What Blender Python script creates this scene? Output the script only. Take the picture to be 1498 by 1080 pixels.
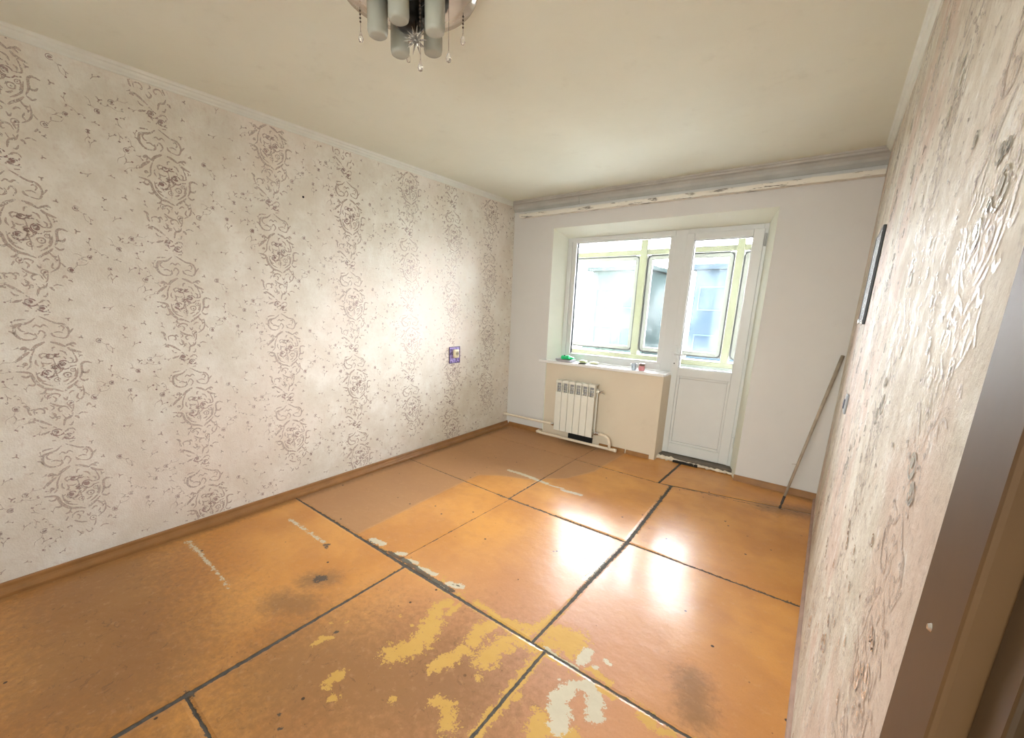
import bpy, bmesh, math, random
import numpy as np
from mathutils import Vector, Matrix
for o in list(bpy.data.objects): bpy.data.objects.remove(o)
scene = bpy.context.scene
C = scene.collection
PI = math.pi

# ------------------------------------------------------------------ camera
W, D, H = 3.025, 4.02, 2.50          # room width, far wall, ceiling height
YB = -1.15                           # wall behind the camera
cam = bpy.data.cameras.new('camera'); camo = bpy.data.objects.new('camera', cam); C.objects.link(camo)
cam.sensor_width = 36; cam.lens = 14.87317
cam.shift_x = 0.019744; cam.shift_y = 0.031301
cam.clip_start = 0.01; cam.clip_end = 500
RM = Matrix(((0.7825499, -0.1617151, 0.6012187), (0.6218822, 0.1570703, -0.7671971), (0.0296338, 0.9742572, 0.2234831)))
camo.matrix_world = Matrix.Translation((2.909057, 0.0, 1.424986)) @ RM.to_4x4()
scene.camera = camo

# ------------------------------------------------------------------ light
vs = scene.view_settings
vs.view_transform = 'Standard'; vs.look = 'None'; vs.exposure = 0.97; vs.gamma = 1; vs.use_curve_mapping = False
world = bpy.data.worlds.new('world'); scene.world = world; world.use_nodes = True
wn = world.node_tree.nodes; wl = world.node_tree.links
bg = wn['Background']; bg.inputs[1].default_value = 38.0
tc = wn.new('ShaderNodeTexCoord'); sx = wn.new('ShaderNodeSeparateXYZ'); rp = wn.new('ShaderNodeValToRGB')
rp.color_ramp.elements[0].position = 0.0; rp.color_ramp.elements[0].color = (1, 0.985, 0.975, 1)
rp.color_ramp.elements[1].position = 1.0; rp.color_ramp.elements[1].color = (0.86, 0.90, 1, 1)
wl.new(tc.outputs['Generated'], sx.inputs[0]); wl.new(sx.outputs[2], rp.inputs[0]); wl.new(rp.outputs[0], bg.inputs[0])
def area(name, loc, rot, sx_, sy_, power, col=(1, 1, 1), portal=False):
    l = bpy.data.lights.new(name, 'AREA'); l.shape = 'RECTANGLE'; l.size = sx_; l.size_y = sy_; l.energy = power; l.color = col
    if portal: l.cycles.is_portal = True
    o = bpy.data.objects.new(name, l); C.objects.link(o); o.location = loc; o.rotation_euler = rot
    return o
# daylight entering through the balcony glazing (sampling portal only, the sky gives the light)
area('balcony_portal', (1.2, 5.47, 1.68), (-PI/2, 0, 0), 4.3, 1.72, 1, portal=True)
# added fill lights behind the camera, brightening the room and its far end
area('room_fill', (1.5, YB+0.03, 1.35), (PI/2, 0, 0), 1.9, 2.1, 3.4, (1, 0.96, 0.84))
far_fill = area('far_end_fill', (2.42, YB+0.05, 1.55), (math.radians(75), 0, math.radians(11)), .95, 1.3, 15, (0.98, 1.0, 0.92)); far_fill.data.spread = math.radians(75)

# ------------------------------------------------------------------ helpers
def tag(o, label=None, cat=None, group=None, kind=None):
    if label: o['label'] = label
    if cat: o['category'] = cat
    if group: o['group'] = group
    if kind: o['kind'] = kind
    return o
def link(name, me, m=None, parent=None, smooth=False):
    o = bpy.data.objects.new(name, me); C.objects.link(o)
    if m is not None: me.materials.append(m)
    if parent is not None: o.parent = parent
    if smooth:
        for p in me.polygons: p.use_smooth = True
    return o
def obj(name, bm, m=None, parent=None, smooth=False, recalc=True):
    if recalc: bmesh.ops.recalc_face_normals(bm, faces=bm.faces)
    me = bpy.data.meshes.new(name); bm.to_mesh(me); bm.free()
    return link(name, me, m, parent, smooth)
def empty(name, loc=(0, 0, 0), rotz=0):
    o = bpy.data.objects.new(name, None); C.objects.link(o); o.location = loc; o.rotation_euler = (0, 0, rotz); o.empty_display_size = .05
    return o
def poly(bm, pts):
    return bm.faces.new([bm.verts.new(p) for p in pts])
def hexa(bm, b, t):
    """solid from 4 bottom and 4 top points"""
    vb = [bm.verts.new(p) for p in b]; vt = [bm.verts.new(p) for p in t]
    bm.faces.new(vb[::-1]); bm.faces.new(vt)
    for i in range(4):
        j = (i+1) % 4; bm.faces.new((vb[i], vb[j], vt[j], vt[i]))
def box(bm, x0, x1, y0, y1, z0, z1):
    hexa(bm, [(x0, y0, z0), (x1, y0, z0), (x1, y1, z0), (x0, y1, z0)], [(x0, y0, z1), (x1, y0, z1), (x1, y1, z1), (x0, y1, z1)])
def bbox(x0, x1, y0, y1, z0, z1, bev=0.0, seg=2):
    bm = bmesh.new(); box(bm, x0, x1, y0, y1, z0, z1)
    if bev: bmesh.ops.bevel(bm, geom=bm.edges[:], offset=bev, segments=seg, affect='EDGES', profile=.5)
    return bm
def boxes(L, bev=0.0):
    bm = bmesh.new()
    for b in L:
        t = bbox(*b, bev=bev); me = bpy.data.meshes.new('t'); t.to_mesh(me); t.free(); bm.from_mesh(me); bpy.data.meshes.remove(me)
    return bm
def tube(bm, pts, r, n=12, caps=True):
    pts = [Vector(p) for p in pts]; rr = r if isinstance(r, (list, tuple)) else [r]*len(pts)
    rings = []; up = None
    for i, p in enumerate(pts):
        a = pts[max(i-1, 0)]; b = pts[min(i+1, len(pts)-1)]
        d = (b-a).normalized()
        if up is None: up = Vector((0, 0, 1)) if abs(d.z) < .9 else Vector((1, 0, 0))
        u = d.cross(up).normalized(); v = u.cross(d).normalized(); up = v
        rings.append([bm.verts.new(p + (u*math.cos(2*PI*k/n)+v*math.sin(2*PI*k/n))*rr[i]) for k in range(n)])
    for a, b in zip(rings, rings[1:]):
        for k in range(n): bm.faces.new((a[k], a[(k+1) % n], b[(k+1) % n], b[k]))
    if caps: bm.faces.new(rings[0][::-1]); bm.faces.new(rings[-1])
def lathe(bm, prof, c=(0, 0, 0), n=24, closed=False):
    """prof: list of (r, z)"""
    rings = []
    for r, z in prof:
        if r < 1e-6: rings.append([bm.verts.new((c[0], c[1], c[2]+z))])
        else: rings.append([bm.verts.new((c[0]+r*math.cos(2*PI*k/n), c[1]+r*math.sin(2*PI*k/n), c[2]+z)) for k in range(n)])
    for a, b in zip(rings, rings[1:]):
        for k in range(n):
            k2 = (k+1) % n
            if len(a) == 1 and len(b) == 1: continue
            if len(a) == 1: bm.faces.new((a[0], b[k], b[k2]))
            elif len(b) == 1: bm.faces.new((a[k], a[k2], b[0]))
            else: bm.faces.new((a[k], a[k2], b[k2], b[k]))
def frame_bm(x0, x1, z0, z1, t, y0, y1, bev=.004, tb=None, tt=None):
    """rectangular frame in the xz plane, t = rail width (tb bottom, tt top)"""
    tb = tb or t; tt = tt or t
    return boxes([(x0, x0+t, y0, y1, z0, z1), (x1-t, x1, y0, y1, z0, z1), (x0+t, x1-t, y0, y1, z0, z0+tb), (x0+t, x1-t, y0, y1, z1-tt, z1)], bev)
def sweep(bm, prof, path, closed=False):
    """prof: (offset along n, dz); path: list of ((x,y),(nx,ny)) with base z third"""
    rings = []
    for (x, y, z, nx, ny) in path:
        rings.append([bm.verts.new((x+nx*a, y+ny*a, z+b)) for a, b in prof])
    n = len(prof)
    for a, b in zip(rings, rings[1:]):
        for k in range(n): bm.faces.new((a[k], a[(k+1) % n], b[(k+1) % n], b[k]))
    bm.faces.new(rings[0][::-1]); bm.faces.new(rings[-1])

# ------------------------------------------------------------------ materials
class N:
    def __init__(s, name):
        s.m = bpy.data.materials.new(name); s.m.use_nodes = True; s.t = s.m.node_tree
        s.b = s.t.nodes['Principled BSDF']; s.out = s.t.nodes['Material Output']
        s.co = s.t.nodes.new('ShaderNodeTexCoord').outputs['Object']
    def new(s, ty, **k):
        n = s.t.nodes.new(ty)
        for a, b in k.items(): setattr(n, a, b)
        return n
    def put(s, sock, v):
        if isinstance(v, bpy.types.NodeSocket): s.t.links.new(v, sock)
        elif isinstance(v, (tuple, list)) and len(v) == 3 and sock.type == 'RGBA': sock.default_value = (*v, 1)
        else: sock.default_value = v
    def math(s, op, a, b=0.0, c=0.0, clamp=False):
        n = s.new('ShaderNodeMath', operation=op, use_clamp=clamp); s.put(n.inputs[0], a); s.put(n.inputs[1], b)
        if len(n.inputs) > 2: s.put(n.inputs[2], c)
        return n.outputs[0]
    def noise(s, scale, detail=3, rough=.5, co=None, dist=0, sc3=None):
        n = s.new('ShaderNodeTexNoise'); n.inputs['Scale'].default_value = scale; n.inputs['Detail'].default_value = detail
        n.inputs['Roughness'].default_value = rough; n.inputs['Distortion'].default_value = dist
        co = co or s.co
        if sc3:
            mp = s.new('ShaderNodeMapping'); s.put(mp.inputs[0], co); mp.inputs['Scale'].default_value = sc3; co = mp.outputs[0]
        s.put(n.inputs['Vector'], co); return n.outputs[0]
    def vor(s, scale, out='Distance', co=None, feature='F1'):
        n = s.new('ShaderNodeTexVoronoi', feature=feature); n.inputs['Scale'].default_value = scale; s.put(n.inputs['Vector'], co or s.co); return n.outputs[out]
    def ramp(s, f, a, b, va=0.0, vb=1.0):
        n = s.new('ShaderNodeMapRange', interpolation_type='SMOOTHSTEP'); s.put(n.inputs[0], f)
        for i, v in zip((1, 2, 3, 4), (a, b, va, vb)): n.inputs[i].default_value = v
        return n.outputs[0]
    def mix(s, f, a, b, mode='MIX'):
        n = s.new('ShaderNodeMix', data_type='RGBA', blend_type=mode); s.put(n.inputs[0], f); s.put(n.inputs[6], a); s.put(n.inputs[7], b); return n.outputs[2]
    def attr(s, name):
        n = s.new('ShaderNodeAttribute', attribute_name=name); sp = s.new('ShaderNodeSeparateColor'); s.put(sp.inputs[0], n.outputs['Color']); return sp.outputs
    def bump(s, h, strength=.3, dist=.01):
        n = s.new('ShaderNodeBump'); n.inputs['Strength'].default_value = strength; n.inputs['Distance'].default_value = dist; s.put(n.inputs['Height'], h)
        s.t.links.new(n.outputs[0], s.b.inputs['Normal'])
    def set(s, col=None, rough=None, metal=None, spec=None, **k):
        if col is not None: s.put(s.b.inputs['Base Color'], col)
        if rough is not None: s.put(s.b.inputs['Roughness'], rough)
        if metal is not None: s.put(s.b.inputs['Metallic'], metal)
        if spec is not None: s.put(s.b.inputs['Specular IOR Level'], spec)
        for a, b in k.items(): s.put(s.b.inputs[a.replace('_', ' ')], b)
        return s.m
def simple(name, col, rough=.5, metal=0.0, var=.08, scale=12, bump=0.0, bs=80, **k):
    n = N(name); f = n.noise(scale, 4)
    c2 = tuple(max(0, c*(1-2*var)) for c in col); c1 = tuple(min(1, c*(1+var)) for c in col)
    c = n.mix(f, c2, c1)
    if bump: n.bump(n.noise(bs, 3), bump, .004)
    return n.set(c, rough, metal, **k)

def mat_wallpaper(name, stretch):
    n = N(name)
    f1 = n.noise(5, 5, .65); f2 = n.noise(60, 4, .7); f3 = n.noise(1.2, 2)
    c = n.mix(n.ramp(f1, .35, .7), (.74, .705, .62), (.86, .85, .785))
    c = n.mix(n.math('MULTIPLY', n.ramp(f3, .45, .65), .35), c, (.84, .74, .67))
    c = n.mix(n.math('MULTIPLY', n.ramp(f2, .5, .75), .22), c, (.42, .33, .27))
    f4 = n.noise(22, 5, .7); c = n.mix(n.math('MULTIPLY', n.ramp(f4, .56, .68), .22), c, (.50, .34, .28))
    h = n.math('ADD', n.noise(130, 3, .6), n.math('MULTIPLY', n.noise(28, 4), .8))
    n.bump(h, .35, .004)
    return n.set(c, n.ramp(f1, .3, .7, .45, .62), 0, .4)
def mat_wallpaper_right():
    n = N('wallpaper_right')
    f1 = n.noise(7, 5, .65); f2 = n.noise(45, 4, .7); f3 = n.noise(2.2, 3)
    c = n.mix(n.ramp(f1, .35, .7), (.62, .56, .46), (.78, .745, .65))
    c = n.mix(n.math('MULTIPLY', n.ramp(f3, .48, .62), .45), c, (.66, .46, .38))
    c = n.mix(n.math('MULTIPLY', n.ramp(f2, .52, .70), .45), c, (.36, .28, .23))
    f4 = n.noise(14, 5, .7); c = n.mix(n.math('MULTIPLY', n.ramp(f4, .58, .66), .5), c, (.84, .83, .80))  # pale patches paint glints into the wallpaper colour
    h = n.math('ADD', n.noise(110, 4, .7), n.math('MULTIPLY', n.noise(24, 4), 1.2))
    n.bump(h, .55, .006)
    return n.set(c, n.ramp(f4, .4, .65, .66, .48), 0, .3)
def mat_print(name, ca, cb):
    n = N(name)
    f = n.noise(18, 4, .6); c = n.mix(n.ramp(n.noise(1.3, 3), .35, .65), n.mix(f, ca, cb), n.mix(.35, cb, (.84, .74, .70)))
    n.bump(n.noise(160, 3), .3, .003)
    # worn ink: the print is missing in places
    a = n.ramp(n.noise(70, 4, .75), .38, .56, .08, .85)
    n.set(c, .38, .15, .5); n.put(n.b.inputs['Alpha'], a); return n.m
def mat_floor():
    n = N('painted_hardboard')
    w = n.attr('wear'); g = n.attr('grime_shade')
    nf = n.noise(34, 6, .68); nf2 = n.noise(9, 4, .6); nb = n.noise(2.3, 3)
    nh = n.noise(120, 5, .7)
    def mask(a, lo=.42, hi=.50, amt=.75, fine=.7):
        q = n.math('ADD', n.math('MULTIPLY', n.math('SUBTRACT', nf, .5), amt*1.5), n.math('MULTIPLY', n.math('SUBTRACT', nh, .5), fine))
        return n.ramp(n.math('ADD', a, n.math('MULTIPLY', q, n.ramp(a, .0, .12))), lo, hi)
    c = n.mix(n.ramp(nb, .35, .65), (.56, .245, .060), (.68, .325, .085))
    c = n.mix(n.math('MULTIPLY', n.ramp(nf2, .45, .7), .25), c, (.46, .20, .075))
    c = n.mix(g[2], c, (.54, .28, .165))                    # pinkish older paint
    c = n.mix(n.math('MULTIPLY', w[2], .8), c, (.40, .225, .115))   # dull unpolished rectangle
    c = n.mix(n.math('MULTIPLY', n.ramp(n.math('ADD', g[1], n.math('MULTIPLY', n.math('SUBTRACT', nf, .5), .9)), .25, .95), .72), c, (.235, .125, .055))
    c = n.mix(n.math('MULTIPLY', n.ramp(n.noise(170, 3, .7), .5, .72), .22), c, (.30, .15, .06))
    c = n.mix(n.math('MULTIPLY', n.ramp(n.noise(26, 6, .75), .54, .68), .22), c, (.66, .40, .20))
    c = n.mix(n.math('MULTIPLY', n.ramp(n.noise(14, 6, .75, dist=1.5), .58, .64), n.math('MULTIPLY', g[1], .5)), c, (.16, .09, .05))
    mo = mask(w[0], .44, .49, 1.7, 1.5); mp = mask(w[1], .40, .46, 1.0, 1.1); mg = mask(g[0], .50, .66, .9, 1.0)
    c = n.mix(n.math('MULTIPLY', mo, .9), c, n.mix(nf2, (.58, .34, .075), (.66, .42, .12)))
    c = n.mix(mp, c, n.mix(nf2, (.52, .46, .33), (.68, .62, .48)))
    # tiny chips and specks
    v = n.vor(9.0); sp = n.math('MULTIPLY', n.ramp(v, .050, .075, 1, 0), n.ramp(n.noise(3.7, 2), .44, .52))
    v2 = n.vor(30.0); sp2 = n.math('MULTIPLY', n.ramp(v2, .06, .10, 1, 0), n.ramp(n.noise(6.7, 2), .55, .62))
    c = n.mix(n.math('MAXIMUM', sp, n.math('MULTIPLY', sp2, .6)), c, (.07, .045, .03))
    c = n.mix(n.math('MULTIPLY', mg, .88), c, (.085, .075, .062))
    h = n.math('SUBTRACT', n.math('MULTIPLY', n.noise(4.5, 4, .6), 1.2), n.math('MULTIPLY', n.math('MAXIMUM', mo, mp), .12))
    h = n.math('SUBTRACT', h, n.math('MULTIPLY', mg, .25))
    h = n.math('ADD', h, n.math('MULTIPLY', n.noise(60, 3), .03))
    n.bump(h, .35, .012)
    r = n.math('ADD', n.ramp(nf2, .3, .7, .32, .36), n.math('MULTIPLY', w[2], .22))
    r = n.math('ADD', r, n.math('MULTIPLY', n.math('MAXIMUM', n.math('MAXIMUM', mo, mp), mg), .35))
    n.set(Coat_Weight=.30); n.put(n.b.inputs['Coat Roughness'], n.math('ADD', n.ramp(nb, .3, .7, .13, .20), n.math('MULTIPLY', w[2], .3)))
    return n.set(c, r, 0, .18)
def mat_glass(name, tint=(1, 1, 1), dirt=0.04, rough=.02):
    n = N(name)
    tr = n.new('ShaderNodeBsdfTransparent'); tr.inputs[0].default_value = (*tint, 1)
    gl = n.new('ShaderNodeBsdfGlossy'); gl.inputs['Roughness'].default_value = rough
    df = n.new('ShaderNodeBsdfTranslucent'); df.inputs[0].default_value = (.8, .85, .85, 1)
    fr = n.new('ShaderNodeFresnel'); fr.inputs[0].default_value = 1.45
    m1 = n.new('ShaderNodeMixShader'); m2 = n.new('ShaderNodeMixShader')
    n.put(m1.inputs[0], fr.outputs[0]); n.put(m1.inputs[1], tr.outputs[0]); n.put(m1.inputs[2], gl.outputs[0])
    n.put(m2.inputs[0], n.math('MULTIPLY', n.ramp(n.noise(3, 4), .35, .7), dirt)); n.put(m2.inputs[1], m1.outputs[0]); n.put(m2.inputs[2], df.outputs[0])
    n.put(n.out.inputs[0], m2.outputs[0]); return n.m
def mat_crystal(name, tint=(.95, .93, .9)):
    n = N(name); f = n.noise(30, 2)
    return n.set(n.mix(f, tint, (1, 1, 1)), .05, 0, .5, Transmission_Weight=.9, IOR=1.5)
def mat_peeling():
    n = N('peeling_whitewash'); f = n.noise(16, 5, .7, sc3=(.35, 1, 2.2)); f2 = n.noise(3, 3, sc3=(1, 1, 1))
    m = n.math('MULTIPLY', n.ramp(f, .52, .60), n.ramp(f2, .42, .55))
    c = n.mix(m, (.80, .77, .70), (.22, .20, .18)); n.bump(n.math('SUBTRACT', 1, m), .5, .004)
    return n.set(c, .7)
def mat_plaster(name, ca, cb, gr=(.3, .3, .27), amt=.2, rough=.8):
    n = N(name); f = n.noise(2.5, 5, .6); c = n.mix(f, ca, cb)
    c = n.mix(n.math('MULTIPLY', n.ramp(n.noise(7, 5, .7), .55, .8), amt), c, gr)
    n.bump(n.noise(90, 4, .6), .12, .004); return n.set(c, rough, 0, .3)
M = {}
M['paper'] = mat_wallpaper('wallpaper_left', 1)
M['paper_r'] = mat_wallpaper_right()
M['print'] = mat_print('wallpaper_print', (.52, .42, .35), (.66, .56, .49))
M['rose'] = mat_print('wallpaper_rose', (.24, .15, .14), (.42, .29, .26))
M['print_r'] = mat_print('wallpaper_print_right', (.55, .44, .37), (.68, .60, .53))
M['glint'] = simple('metallic_ink_glint', (.90, .89, .86), .16, .55, bump=.4)  # right wall rose ink, with glints put into its pale colour
M['floor'] = mat_floor()
M['subfloor'] = simple('grimy_seam_filler', (.11, .10, .085), .9, var=.35, scale=40, bump=.6)
M['ceiling'] = mat_plaster('ceiling_whitewash', (.74, .76, .66), (.83, .85, .75), (.45, .44, .36), .18)
M['backwall'] = mat_plaster('lilac_grey_paper', (.66, .655, .645), (.72, .715, .705), (.55, .52, .49), .15)
M['cream'] = mat_plaster('cream_plaster', (.66, .58, .46), (.72, .64, .52), (.58, .49, .38), .35)
M['reveal'] = mat_plaster('reveal_plaster', (.74, .77, .68), (.82, .85, .76), (.6, .6, .5), .1)
M['cornice'] = simple('foam_cornice', (.80, .83, .77), .6, var=.05)
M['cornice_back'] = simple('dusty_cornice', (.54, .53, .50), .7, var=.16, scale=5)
M['peel'] = mat_peeling()
M['skirting'] = simple('brown_painted_skirting', (.34, .165, .055), .35, var=.22, scale=9, bump=.15, bs=25)
M['pvc'] = simple('white_pvc', (.68, .70, .70), .3, var=.02)
M['pvc_groove'] = simple('grey_gasket', (.40, .41, .42), .5)
M['sill'] = simple('white_sill', (.85, .85, .86), .25, var=.03)
M['glass'] = mat_glass('window_glass', (.97, .975, .98), .006)
M['oldglass'] = mat_glass('dirty_balcony_glass', (.95, .965, .98), .012, .08)
M['chrome'] = simple('chrome', (.75, .75, .75), .18, .95)
M['darkmetal'] = simple('dark_metal', (.02, .02, .022), .3, .6)
M['rad'] = simple('radiator_enamel', (.78, .77, .70), .3, var=.03)
M['radgrill'] = simple('radiator_grey', (.30, .31, .33), .45)
M['pipe'] = simple('cream_pipe_paint', (.84, .74, .60), .35, var=.08)
M['black'] = simple('gap_shade_black', (.012, .011, .01), .9)
M['threshold'] = simple('dark_threshold', (.17, .14, .11), .7, var=.3)
M['foam'] = simple('pu_foam', (.80, .72, .60), .9, var=.2, scale=30, bump=.8, bs=40)
M['seal'] = simple('grey_rubber_seal', (.03, .033, .033), .8)
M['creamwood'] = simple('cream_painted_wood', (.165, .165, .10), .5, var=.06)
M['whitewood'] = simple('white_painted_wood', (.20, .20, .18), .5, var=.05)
M['balcony'] = simple('balcony_plaster', (.78, .80, .70), .8, var=.06)
M['parapet'] = simple('green_parapet_panel', (.30, .33, .31), .7, var=.15)
M['doorbrown'] = simple('brown_gloss_paint', (.115, .060, .022), .55, var=.3, scale=4, bump=.1, bs=15, Specular_IOR_Level=.25)
M['doordark'] = simple('dark_brown_paint', (.055, .032, .014), .3, var=.3, scale=4)
M['wood_pole'] = simple('weathered_wood', (.44, .37, .29), .6, var=.3, scale=14)
M['pole_tip'] = simple('dark_iron_tip', (.05, .04, .035), .6)
M['frosted'] = simple('frosted_tube_glass', (.80, .82, .74), .25, var=.04, Transmission_Weight=.55, IOR=1.3)
M['crystal'] = mat_crystal('crystal')
M['plate'] = simple('smoky_mirror_glass', (.74, .64, .55), .12, .7, var=.25, scale=8)

# ------------------------------------------------------------------ floor
OCHRE = [(1.703,0.922,1.740,0.998,0.045),(1.740,0.998,1.741,1.070,0.045),(1.741,1.070,1.700,1.164,0.045),(1.724,1.097,1.644,1.242,0.030),(1.644,1.242,1.666,1.294,0.030),(1.718,1.241,1.709,1.314,0.015),(1.881,0.990,1.901,1.053,0.030),(1.901,1.053,1.914,1.138,0.030),(1.918,1.181,1.888,1.265,0.035),(1.888,1.265,1.918,1.320,0.035),(2.015,1.138,2.014,1.211,0.045),(2.014,1.211,2.032,1.264,0.045),(2.008,1.270,2.044,1.328,0.030),(2.044,1.328,2.154,1.335,0.030),(2.048,1.064,2.048,1.064,0.015),(2.174,1.346,2.175,1.193,0.022),(2.175,1.193,2.186,1.057,0.022),(2.186,1.057,2.182,0.878,0.022),(2.209,1.096,2.209,1.096,0.020),(1.414,0.740,1.405,0.778,0.012),(1.405,0.778,1.436,0.811,0.012),(1.629,0.733,1.628,0.679,0.022),(1.699,0.658,1.699,0.658,0.018),(1.996,0.888,2.021,0.900,0.025),(2.066,0.882,2.094,0.854,0.030),(2.057,0.930,2.057,0.930,0.012),(1.558,1.080,1.558,1.080,0.010),(1.641,1.084,1.641,1.084,0.008),(1.404,0.904,1.404,0.904,0.010),(1.353,0.853,1.353,0.853,0.008),(1.868,0.790,1.868,0.790,0.015),(2.346,1.031,2.359,1.067,0.030),
 (1.772,1.388,1.892,1.371,0.020),(1.892,1.371,2.036,1.368,0.020),(2.036,1.368,2.099,1.350,0.020),(1.927,1.369,2.049,1.410,0.020),(2.068,1.396,2.097,1.514,0.020),(2.097,1.514,2.106,1.587,0.020),(2.163,1.404,2.238,1.440,0.040),(2.148,1.350,2.264,1.343,0.020),
 (2.154,1.460,2.252,1.498,0.050),(2.252,1.498,2.267,1.425,0.050),(2.330,1.079,2.341,1.023,0.040),(2.386,1.082,2.442,1.096,0.030),(2.598,1.333,2.643,1.313,0.020),(2.669,1.307,2.704,1.325,0.015),(2.362,1.388,2.456,1.380,0.015),(2.417,1.327,2.490,1.323,0.012)]
PALE = [(0.925,1.394,1.005,1.407,0.019),(1.145,1.396,1.186,1.426,0.014),(1.225,1.385,1.299,1.414,0.014),(1.342,1.388,1.396,1.404,0.012),(1.41,1.400,1.456,1.410,0.012),(1.482,1.371,1.589,1.362,0.008),(1.564,1.401,1.628,1.424,0.016),(2.092,1.898,2.105,2.114,0.012),
 (2.350,1.270,2.394,1.321,0.018),(2.394,1.321,2.439,1.279,0.018),(2.439,1.279,2.470,1.211,0.024),(2.346,1.240,2.338,1.182,0.024),(2.338,1.182,2.362,1.150,0.030),(2.362,1.160,2.385,1.110,0.030),(2.387,1.12,2.390,1.085,0.020),(2.327,1.395,2.321,1.462,0.018),(2.382,1.412,2.382,1.412,0.010),(2.397,1.470,2.422,1.461,0.008),(2.292,1.263,2.292,1.263,0.006),(2.176,1.364,2.229,1.352,0.008),(2.229,1.352,2.325,1.356,0.008),
 (0.879,2.861,0.991,2.868,0.015),(0.991,2.868,1.157,2.857,0.016),(1.157,2.857,1.288,2.841,0.015),(1.323,2.831,1.429,2.847,0.008),(1.443,2.821,1.597,2.839,0.014)]
TAPE = [(0.129,0.672,0.377,0.674,0.014),(0.377,0.674,0.758,0.661,0.010),(0.314,1.192,0.744,1.189,0.014)]
GRIME = [(1.10,1.385,1.32,1.375,.013),(1.32,1.375,1.62,1.372,.014),(1.58,1.415,1.62,1.42,.006),(1.028,0.994,1.028,0.994,0.035),(0.760,1.179,0.760,1.179,0.018),(0.77,1.20,0.80,1.16,0.010),(1.613,0.505,1.613,0.505,0.010),(1.663,0.479,1.663,0.479,0.010),(1.419,0.835,1.425,0.845,0.008),(1.20,1.395,1.60,1.365,0.010),(1.275,.325,1.29,.325,.018)]
SMEAR_SHADE = [(0.1,.3,1.0,.2,.40),(1.5,-.1,2.1,.4,.4),(1.5,.65,1.95,.95,.38),(0.0,-.9,1.0,-.5,.50),(.2,.2,.9,.1,.35),(1.3,-.2,2.2,.3,.30),(2.8,.6,2.9,-.2,.2),(1.040,0.765,1.152,0.832,0.10),(1.00,0.95,1.06,1.02,.07),(1.75,.75,1.95,.85,.12),(2.75,1.45,2.70,1.60,.07),(2.75,3.60,3.0,3.70,.10),(1.2,4.0,.9,3.95,.12),(0.05,-.5,.05,3.9,.05),(2.6,4.05,3.0,4.0,.06)]  # broad near capsules paint shade into the floor colour; small ones are dirt smears
# seams: (x0,y0,x1,y1, darkness half width of the dirty margin)
SEAMS = [(0,1.372,.90,1.375,.006),(.90,1.375,1.278,1.350,.012),(1.278,1.350,3.03,1.350,.008),(0,2.46,1.1,2.412,.003),(1.1,2.412,2.15,2.41,.013),(2.15,2.41,3.03,2.415,.011),(0,3.55,1.35,3.50,.001),(1.35,3.50,1.98,3.495,.010),(1.98,3.5,2.7,3.575,.008),(2.7,3.575,3.03,3.70,.004),
 (1.277,1.35,1.285,.33,.008),(1.285,.33,1.275,-1.1,.004),(1.285,.32,2.18,.315,.008),(2.18,1.35,2.187,.3,.007),(2.112,1.36,2.113,1.8,.005),(2.113,1.8,2.125,2.41,.020),(2.125,2.43,2.08,3.49,.018),(1.978,3.507,1.992,4.1,.013),(1.205,1.36,1.225,2.41,.001),(1.21,2.42,1.196,2.84,.006),(2.905,1.36,2.93,3.0,.0)]
EDGES = [(.95,1.38,1.278,1.35,.012),(1.278,1.35,2.5,1.35,.022),(2.5,1.35,3.0,1.35,.012),(2.18,1.33,2.187,.5,.022),(2.113,1.36,2.12,2.35,.014),(2.125,2.43,2.08,3.49,.012),(1.25,1.40,1.65,1.39,.03)]
def capdist(P, caps, grow=1.0):
    out = np.zeros(len(P))
    for x0, y0, x1, y1, r in caps:
        a = np.array((x0, y0)); b = np.array((x1, y1)); d = b-a; L = max(d@d, 1e-9)
        t = np.clip(((P-a)@d)/L, 0, 1); dist = np.linalg.norm(P-a-t[:, None]*d, axis=1)
        out = np.maximum(out, np.clip(1-dist/(2.2*r*grow+1e-6), 0, 1))
    return out
def inpoly(P, pts):
    x, y = P[:, 0], P[:, 1]; c = np.zeros(len(P), bool); j = len(pts)-1
    for i in range(len(pts)):
        xi, yi = pts[i]; xj, yj = pts[j]
        c ^= ((yi > y) != (yj > y)) & (x < (xj-xi)*(y-yi)/(yj-yi+1e-12)+xi); j = i
    return c
DULL = [(0, 1.37), (.80, 1.37), (.765, 2.0), (.755, 2.6), (.90, 2.72), (1.10, 2.80), (1.35, 3.05), (1.46, 3.36), (1.50, 4.3), (0, 4.3)]
def soft(P, pts, w):
    acc = np.zeros(len(P))
    for k in range(12):
        a = 2*PI*k/12
        acc += inpoly(P+np.array((math.cos(a), math.sin(a)))*w, pts)
    return acc/12
floor = empty('floor'); tag(floor, kind='structure')
bm = bmesh.new(); box(bm, -.02, W+.02, YB, D+.26, -.06, -.0035)
obj('subfloor', bm, M['subfloor'], floor)
rng = np.random.default_rng(5)
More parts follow.
